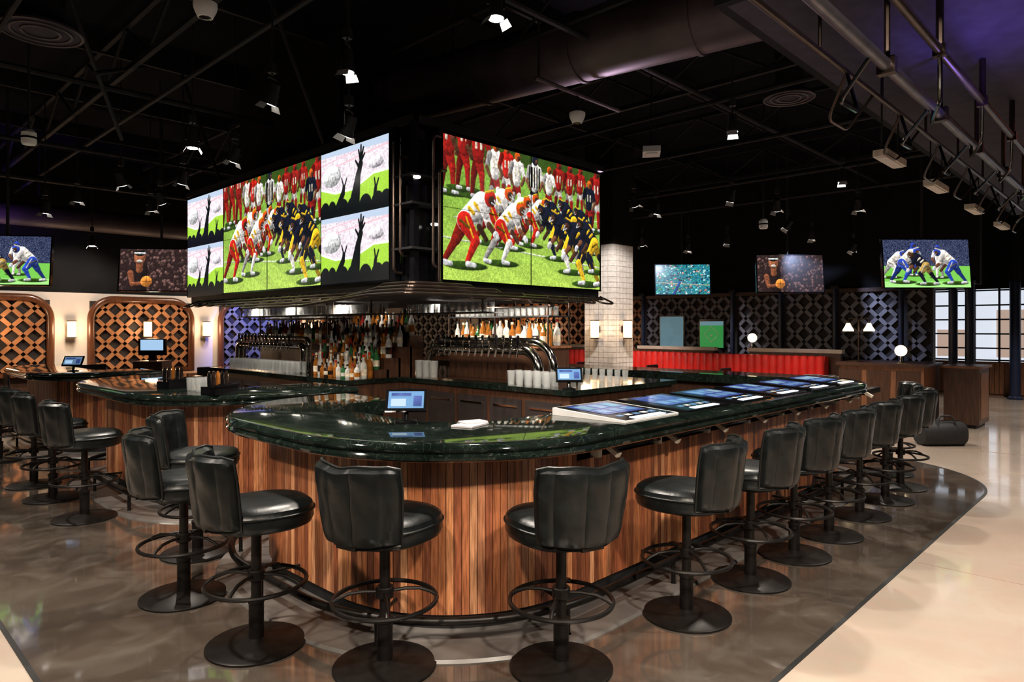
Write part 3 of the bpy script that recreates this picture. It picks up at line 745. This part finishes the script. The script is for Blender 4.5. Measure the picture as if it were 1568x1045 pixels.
# ------------------------------------------------------------------ back area furniture
m=MB()
for i in range(62):
    v=4.78+i*.15
    m.lathe([(.01,.47),(.06,.49),(.08,.56),(.08,1.02),(.065,1.10),(.01,1.12)],'red_vinyl',(13.29,v,0),10,sx=.9)
m.box2((13.3,4.7,0),(13.5,14.1,1.10),'red_vinyl'); m.box2((12.7,4.7,.32),(13.35,14.1,.48),'red_vinyl'); m.box2((12.75,4.7,0),(13.3,14.1,.32),'dark_wood')
m.obj('red_booth_bench')
for k,(a,b) in enumerate(((4.5,6.3),(7.1,9.0),(10,12))):
    m=MB(); m.box2((13.56,a,0),(13.66,b,1.16),'dark_wood'); m.box2((13.54,a-.03,1.16),(13.70,b+.03,1.23),'cream_trim'); m.obj('booth_divider')
def table(u,v,h=.75):
    m=MB(); m.box((0,0,h-.02),(.75,.75,.04),'mid_wood'); m.box((0,0,h-.045),(.7,.7,.012),'black_paint'); m.tube([(0,0,.02),(0,0,h-.05)],.035,'black_paint',10); m.lathe([(.26,0),(.26,.015),(.05,.04)],'black_paint',n=20)
    m.obj('pedestal_table',None,(u,v,0),.0)
def chairmesh():
    m=MB()
    for x in (-.19,.19):
        m.tube(rpath([(x,.2,0),(x,.19,.44),(x,.22,.88)],.1,4),.014,'black_paint',8); m.tube([(x,-.2,0),(x,-.19,.44)],.014,'black_paint',8)
    m.lathe([(.2,.43),(.22,.44),(.22,.47),(.18,.49),(.01,.495)],'leather',n=20,power=4)
    m.box((0,.215,.78),(.40,.03,.18),'leather'); m.tube([(-.19,.22,.88),(.19,.22,.88)],.014,'black_paint',8); m.tube([(-.19,.2,.2),(.19,.2,.2)],.01,'black_paint',6)
    return m.mesh('dining_chair')
CM=chairmesh()
for (u,v) in ((12.0,5.2),(12.0,6.8),(12.0,8.6),(12.0,10.4),(3.2,14.2),(5.4,14.3),(7.8,14.2),(0.6,14.0)):
    table(u,v); inst(CM,'dining_chair',None,(u-.65,v,0),pi/2); inst(CM,'dining_chair',None,(u,v+.62 if v<14 else v-.62,0),0 if v<14 else pi)
m=MB(); m.box2((12.6,2.9,.08),(13.6,4.2,1.0),'mid_wood'); m.box2((12.65,2.95,0),(13.55,4.15,.08),'black_paint'); m.box2((12.55,2.85,1.0),(13.65,4.25,1.05),'dark_wood')
for v in (2.95,3.4,3.85): m.box2((12.585,v,.15),(12.6,v+.36,.93),'dark_wood')
m.obj('service_cabinet')
m=MB(); m.box2((13.2,2.25,.06),(14.0,2.75,.98),'dark_wood'); m.box2((13.16,2.21,.98),(14.04,2.79,1.02),'mid_wood'); m.box2((13.25,2.3,0),(13.95,2.7,.06),'black_paint'); m.box2((13.3,2.24,.15),(13.9,2.25,.9),'mid_wood')
m.obj('host_stand')
def gl(u,v,z):
    m=MB(); m.lathe([(.06,0),(.06,.015),(.02,.03),(.015,.12),(.04,.13)],'chrome',n=16); m.sphere((0,0,.21),.095,'lamp_soft',18); m.obj('globe_lamp',None,(u,v,z))
gl(13.62,6.26,1.23); gl(12.85,3.3,1.05)
m=MB()
m.lathe([(.08,0),(.08,.02),(.02,.04)],'pipe_bronze',n=14); m.tube([(0,0,.03),(0,0,.75)],.012,'pipe_bronze',8)
for s in (-1,1):
    m.tube(rpath([(0,0,.72),(s*.13,-s*.13,.80),(s*.13,-s*.13,.68)],.05,5),.01,'pipe_bronze',8)
    m.lathe([(.09,.54),(.085,.57),(.05,.63),(.03,.68)],'lamp_soft',(s*.13,-s*.13,0),14)
m.obj('twin_shade_lamp',None,(12.8,3.95,1.05))
m=MB(); m.lathe([(.02,-.32),(.14,-.31),(.17,-.27),(.175,0),(.17,.27),(.14,.31),(.02,.32)],'bag_cloth',n=20,M=Matrix.Rotation(pi/2,4,'Y').to_3x3(),c=(0,0,.16),power=2.8)
m.tube(rpath([(-.15,-.16,.2),(-.1,-.1,.42),(.1,-.1,.42),(.15,-.16,.2)],.08,6),.014,'bag_cloth',8); m.tube([(-.28,0,.335),(.28,0,.335)],.006,'leather_piping',6)
m.obj('duffel_bag',None,(11.1,2.35,0),-.75)
m=MB(); m.box2((-.25,-.2,0),(.25,.2,1.05),'dark_wood'); m.box2((-.06,-.03,1.05),(.06,.03,1.2),'black_gloss'); m.box2((-.24,-.03,1.15),(.24,.03,1.45),'black_gloss'); m.box2((-.20,-.036,1.24),(.20,-.03,1.43),'kiosk_screen'); m.obj('register_kiosk',None,(4.35,13.3,0),-.75)
m=MB(); m.box2((14.86,8.55,1.15),(14.9,9.25,1.95),'black_gloss'); m.box2((14.85,8.58,1.18),(14.86,9.22,1.92),'art_blue'); m.obj('wall_monitor')
E=empty('wall_monitor'); m=MB(); m.box2((14.86,7.5,1.15),(14.9,8.15,1.85),'black_gloss'); m.obj('frame',E)
inst(screen_mesh('baseball_picture',tv_base(),.6,.62),'screen',E,(14.855,8.13,1.18),-pi/2)

def sconce(u,v,z,rz,e=26):
    m=MB(); m.box((0,.03,0),(.08,.05,.12),'pipe_bronze'); m.lathe([(.07,-.16),(.08,-.155),(.08,.155),(.07,.16)],'sconce_glow',(0,-.06,0),14)
    m.lathe([(.085,-.175),(.085,-.155)],'pipe_bronze',(0,-.06,0),14); m.lathe([(.085,.155),(.085,.175)],'pipe_bronze',(0,-.06,0),14)
    m.obj('wall_sconce',None,(u,v,z),rz)
    l=bpy.data.lights.new('sconce_light','POINT'); l.energy=e; l.color=(1,.70,.42); l.shadow_soft_size=.1
    o=bpy.data.objects.new('sconce_light',l); COL.objects.link(o); o.location=(u+math.sin(rz)*.32,v-math.cos(rz)*.32,z)
for u in (.98,2.35,3.68,5.05,6.34,9.0): sconce(u,15.94 if u in(.98,3.68,6.34,9.0) else 15.80,1.62,0,18)
sconce(14.92,13.3,1.62,-pi/2,36); sconce(10.24,7.72,1.62,-pi/2,6); sconce(10.6,7.34,1.62,0,6)

# ------------------------------------------------------------------ ceiling services
m=MB()
for u in np.arange(-5,15,2.5):
    for z in (4.55,5.05): m.box2((u-.025,-6.9,z-.03),(u+.025,15.9,z+.03),'truss_grey')
    v=-6.5; k=0
    while v<15.5:
        m.tube([(u,v,4.57 if k%2 else 5.03),(u,v+.75,5.03 if k%2 else 4.57)],.018,'truss_grey',6,caps=False); v+=.75; k+=1
m.obj('ceiling_truss')
m=MB()
for v in np.arange(-6,16,2.2): m.box2((-6.9,v-.02,5.0),(19.9,v+.02,5.2),'truss_grey')
for v,z,r in ((4.0,4.4,.03),(8.6,4.35,.035),(11.2,4.2,.03),(13.4,4.1,.05)): m.tube([(-6.9,v,z),(14.9,v,z)],r,'truss_grey',8)
for u,z,r in ((1.2,4.35,.025),(2.75,4.25,.025),(7.4,4.3,.03),(9.1,4.25,.03),(11.4,4.2,.03),(13.1,4.15,.03)): m.tube([(u,2.2,z),(u,15.9,z)],r,'truss_grey',8)
for (a,b) in (((1.0,6.0,CZ),(2.6,9.0,3.9)),((1.8,7.0,3.95),(3.2,10,CZ)),((2.9,6.2,CZ),(3.78,6.4,3.56)),((3.4,9.5,CZ),(3.78,9.0,3.56))): m.tube([a,b],.022,'truss_grey',8)
m.obj('ceiling_pipe_run')
m=MB()
ca,cb2=Vector((5.05,6.94,4.5)),Vector((5.72,2.10,4.45))
m.tube([ca,cb2],.33,'duct_metal',28)
for t in (.03,.3,.55,.8):
    c=ca.lerp(cb2,t); d=(cb2-ca).normalized()
    m.tube([c-d*.02,c+d*.02],.345,'duct_metal',28)
for t in (.2,.7):
    c=ca.lerp(cb2,t); m.tube([c+Vector((0,0,.3)),Vector((c.x,c.y,CZ))],.015,'truss_grey',6)
m.obj('air_duct')
m=MB(); m.tube([(-6.5,15.2,3.75),(14.8,15.2,3.75)],.22,'duct_metal',20); 
for u in range(-6,15,3): m.tube([(u,15.2,3.9),(u,15.2,CZ)],.012,'truss_grey',6)
m.obj('air_duct')
for (u,v,r) in ((1.49,7.49,.33),(8.1,3.27,.28),(10.8,9.0,.3)):
    m=MB(); 
    for k in range(4): m.lathe([(r*(1-k*.22),4.38+.03*k),(r*(1-k*.22),4.40+.03*k),(r*(.9-k*.22),4.43+.03*k)],'duct_metal' if k%2 else 'soffit_paint',n=28)
    for k in range(3):
        rr=r*(1-k*.27); m.tube([(rr*math.cos(2*pi*q/30),rr*math.sin(2*pi*q/30),4.375) for q in range(30)],.014,'duct_metal',6,closed=True)
    m.tube([(0,0,4.5),(0,0,CZ)],r*.6,'truss_grey',16); m.obj('ceiling_air_diffuser',None,(u,v,0))
m=MB()
for (v,z,r) in ((1.23,3.22,.036),(1.02,3.34,.026),(1.62,3.42,.02)): m.tube([(2.2,v,z),(14.8,v,z)],r,'pipe_grey' if r>.03 else 'pipe_bronze',12)
for i in range(8):
    u=4.5+i*1.3
    m.tube([(u,1.23,3.22),(u,1.23,3.655)],.018,'pipe_bronze',8); m.tube([(u+.3,1.02,3.34),(u+.3,1.02,3.655)],.022,'pipe_bronze',8); m.tube([(u,1.62,3.42),(u,1.62,3.655)],.012,'pipe_bronze',8)
    m.box((u,1.23,3.22),(.06,.10,.10),'pipe_bronze'); m.box((u+.3,1.02,3.34),(.05,.07,.07),'pipe_bronze')
    m.tube(rpath([(u-.3,1.23,3.2),(u-.15,1.45,3.02),(u+.35,1.5,3.08),(u+.5,1.62,3.42)],.12,6),.013,'black_gloss',7)
    m.tube(rpath([(u+.5,1.62,3.42),(u+.6,1.78,3.15),(u+1.0,1.78,3.15),(u+1.1,1.62,3.42)],.1,6),.011,'pipe_bronze',7)
    m.tube(rpath([(u+.3,1.02,3.34),(u+.45,1.05,3.08),(u+.9,1.2,3.05),(u+1.1,1.23,3.22)],.15,6),.011,'black_gloss',7)
m.obj('rigging_pipe_rack')
for u in (6.9,8.6,10.6,12.6):
    m=MB(); m.box((0,0,0),(.6,.12,.06),'cream_trim'); m.box((0,0,-.034),(.55,.08,.01),'cream_wall')
    for s in (-.25,.25): m.tube([(s,0,.03),(s,0,.455)],.008,'black_paint',6)
    m.obj('linear_light_fixture',None,(u,1.86,3.2))

def spotfix(u,v,z,on,tx=0,ty=0):
    m=MB(); m.tube([(0,0,.16),(0,0,CZ-z)],.008,'black_paint',6)
    m.box((0,0,.22),(.06,.06,.08),'black_paint'); m.tube(rpath([(-.065,0,.0),(-.065,0,.14),(.065,0,.14),(.065,0,0)],.03,4),.008,'stool_metal',6)
    R=Matrix.Rotation(tx,3,'X')@Matrix.Rotation(ty,3,'Y')
    m.lathe([(.030,.10),(.042,.09),(.048,-.02),(.058,-.05),(.058,-.08),(.052,-.08),(.050,-.07)],'truss_grey' ,n=16,M=R)
    m.lathe([(.049,-.086),(.049,-.072)],'lamp_glow' if on else 'lamp_dim',n=16,M=R)
    for sx in (-1,1):
        p=[R@Vector(q) for q in ((sx*.06,-.045,-.08),(sx*.06,.045,-.08),(sx*.09,.055,-.13),(sx*.09,-.055,-.13))]
        m.add(p,[(0,1,2,3)],'white_plastic')
    m.obj('ceiling_spotlight',None,(u,v,z),random.uniform(-.6,.6))
spots=[(2.78,7.32,3.6,1),(2.70,5.41,3.6,0),(2.89,4.57,3.7,1),(3.2,3.25,3.8,1),(6.47,3.18,3.7,1),(9.73,3.21,3.7,1),(3.55,13.95,3.2,1),(2.86,9.94,3.6,0),(2.4,11.8,3.4,0),(2.77,11.65,3.6,0),
 (3.6,11.1,3.5,0),(3.35,7.6,3.6,0),(3.2,5.03,3.36,0),(9.0,4.44,3.5,0),(9.17,5.77,3.5,0),(8.38,5.65,3.5,0),(11.6,4.7,3.4,0),(13.2,4.9,3.4,0),(14.0,4.4,3.2,0),(11.1,7.3,3.3,0),(12.5,7.1,3.3,0),(10.2,4.3,3.5,0),
 (3.5,10.4,3.5,0),(1.6,10.9,3.5,0),(3.3,9.0,3.55,0),(12.0,6.0,3.3,0),(11.0,3.4,3.5,0)]
for i,(u,v,z,on) in enumerate(spots): spotfix(u,v,z,on,random.uniform(.1,.6) if not on else 0,random.uniform(-.5,.1) if not on else 0)
def hungbox(u,v,z,kind,top=CZ):
    m=MB(); m.tube([(0,0,.03),(0,0,top-z)],.012,'black_paint',6)
    if kind=='box': m.box((0,0,0),(.32,.22,.07),'white_plastic'); m.box((0,0,-.04),(.2,.14,.02),'white_plastic'); m.obj('ceiling_projector',None,(u,v,z),.6)
    elif kind=='cyl': m.lathe([(.055,-.10),(.068,-.08),(.068,.02),(.04,.05)],'white_plastic',n=18); m.lathe([(.070,-.04),(.070,-.02)],'black_gloss',n=18); m.obj('security_camera',None,(u,v,z))
    else: m.lathe([(.01,-.08),(.05,-.07),(.07,-.03),(.08,0),(.08,.03),(.04,.05)],'white_plastic',n=20); m.lathe([(.01,-.082),(.04,-.075),(.06,-.05)],'black_gloss',n=20); m.obj('dome_camera',None,(u,v,z))
hungbox(5.38,4.3,3.78,'dome',3.98); hungbox(7.49,4.78,3.9,'box'); hungbox(1.55,8.3,3.6,'cyl'); hungbox(1.94,4.88,3.9,'dome'); hungbox(10.4,4.6,3.3,'cyl')
m=MB(); m.tube([(4.75,4.3,4.0),(6.1,4.3,4.0)],.022,'duct_metal',8)
m.tube([(4.8,4.3,4.0),(4.8,4.3,CZ)],.012,'truss_grey',6); m.tube([(6.05,4.3,4.0),(6.05,4.3,CZ)],.012,'truss_grey',6); m.obj('lighting_bar')

# ------------------------------------------------------------------ lights
def spot(u,v,z,e,size=70,tx=None,col=(1,.90,.78),r=.06,blend=.6):
    l=bpy.data.lights.new('spot','SPOT'); l.energy=e; l.spot_size=math.radians(size); l.spot_blend=blend; l.color=col; l.shadow_soft_size=r
    o=bpy.data.objects.new('lamp_or_fill_light',l); COL.objects.link(o); o.location=(u,v,z)
    t=Vector(tx) if tx else Vector((u,v,0)); d=t-Vector((u,v,z)); o.rotation_euler=d.to_track_quat('-Z','Y').to_euler()
for (u,v,z,on) in spots:
    if on: spot(u,v,z-.17,360,110)
for (u,v,e) in ((.2,4.2,540),(.3,8,500),(.3,12,400),(2.2,.2,450),(4.6,.2,400),(7.6,.3,420),(10.8,.8,450),(11.0,5,560),(11.3,9,560),(14,-.5,480),(17,2,520),(6.6,13,300)):
    spot(u,v,3.6,e,100,r=.09)
spot(-1.6,-.2,4.4,1050,60,(2.6,3.0,.4),(1,.86,.70),.12)
spot(.6,-2.0,4.2,1200,60,(4.6,2.4,.4),(1,.86,.70),.12)
spot(-2.5,3.5,4.2,720,60,(1.9,5.5,.6),(1,.86,.70),.12)
for u in (.98,3.68,6.34): spot(u,14.4,3.5,200,95,(u,16,1.4),(1,.86,.72),.1)  # wash lights added to brighten the cream panels, no fixtures
spot(9.0,6.1,3.5,330,50,(10.5,7.5,2.2),(1,.95,.9),.1)  # fill added to brighten the tiled column, no fixture
for v in (4.9,6.0,7.2,8.4,9.4): spot(4.45 if v>6.4 else 4.95,v,1.93,58,150,(4.9 if v>6.4 else 5.5,v,1.2),(1,.90,.76),.05)  # accent fills added to brighten back bar and bottles
spot(7.5,14.2,3.6,900,55,(7.6,15.9,1.5),(.12,.2,1),.1)
spot(13.4,5.4,3.2,420,80,(15,5.2,1.4),(.50,.62,1),.1)
spot(13.4,8.4,3.2,300,80,(15,8.4,1.4),(.80,.82,1),.1)
spot(1.5,14.3,2.9,80,140,(1.5,15.2,3.9),(.3,.12,1),.1)
spot(5.6,.9,3.0,36,150,(5.6,.7,3.7),(.25,.15,1),.1); spot(9,.2,3.0,110,150,(9,0,3.7),(1,.25,.1),.1)
spot(7.4,5.4,3.2,120,70,(5.5,3.9,4.4),(.6,.42,.6),.1)  # fill added to lift the dark air duct, no fixture
spot(6.2,-.6,3.5,120,60,(6.2,-.4,0),(1,.25,.12),.1)
W=bpy.data.worlds.new('World'); scene.world=W; W.use_nodes=True
W.node_tree.nodes['Background'].inputs[0].default_value=(.5,.55,.7,1); W.node_tree.nodes['Background'].inputs[1].default_value=.05

# ------------------------------------------------------------------ camera
cam=bpy.data.cameras.new('camera'); co=bpy.data.objects.new('camera',cam); COL.objects.link(co)
co.location=(0,0,1.65); co.rotation_euler=(pi/2,0,A0-pi/2)
cam.sensor_width=36; cam.lens=23.97; cam.shift_y=-.013; cam.clip_start=.05
scene.camera=co
scene.view_settings.view_transform='Standard'
scene.view_settings.look='None'
scene.view_settings.exposure=.1
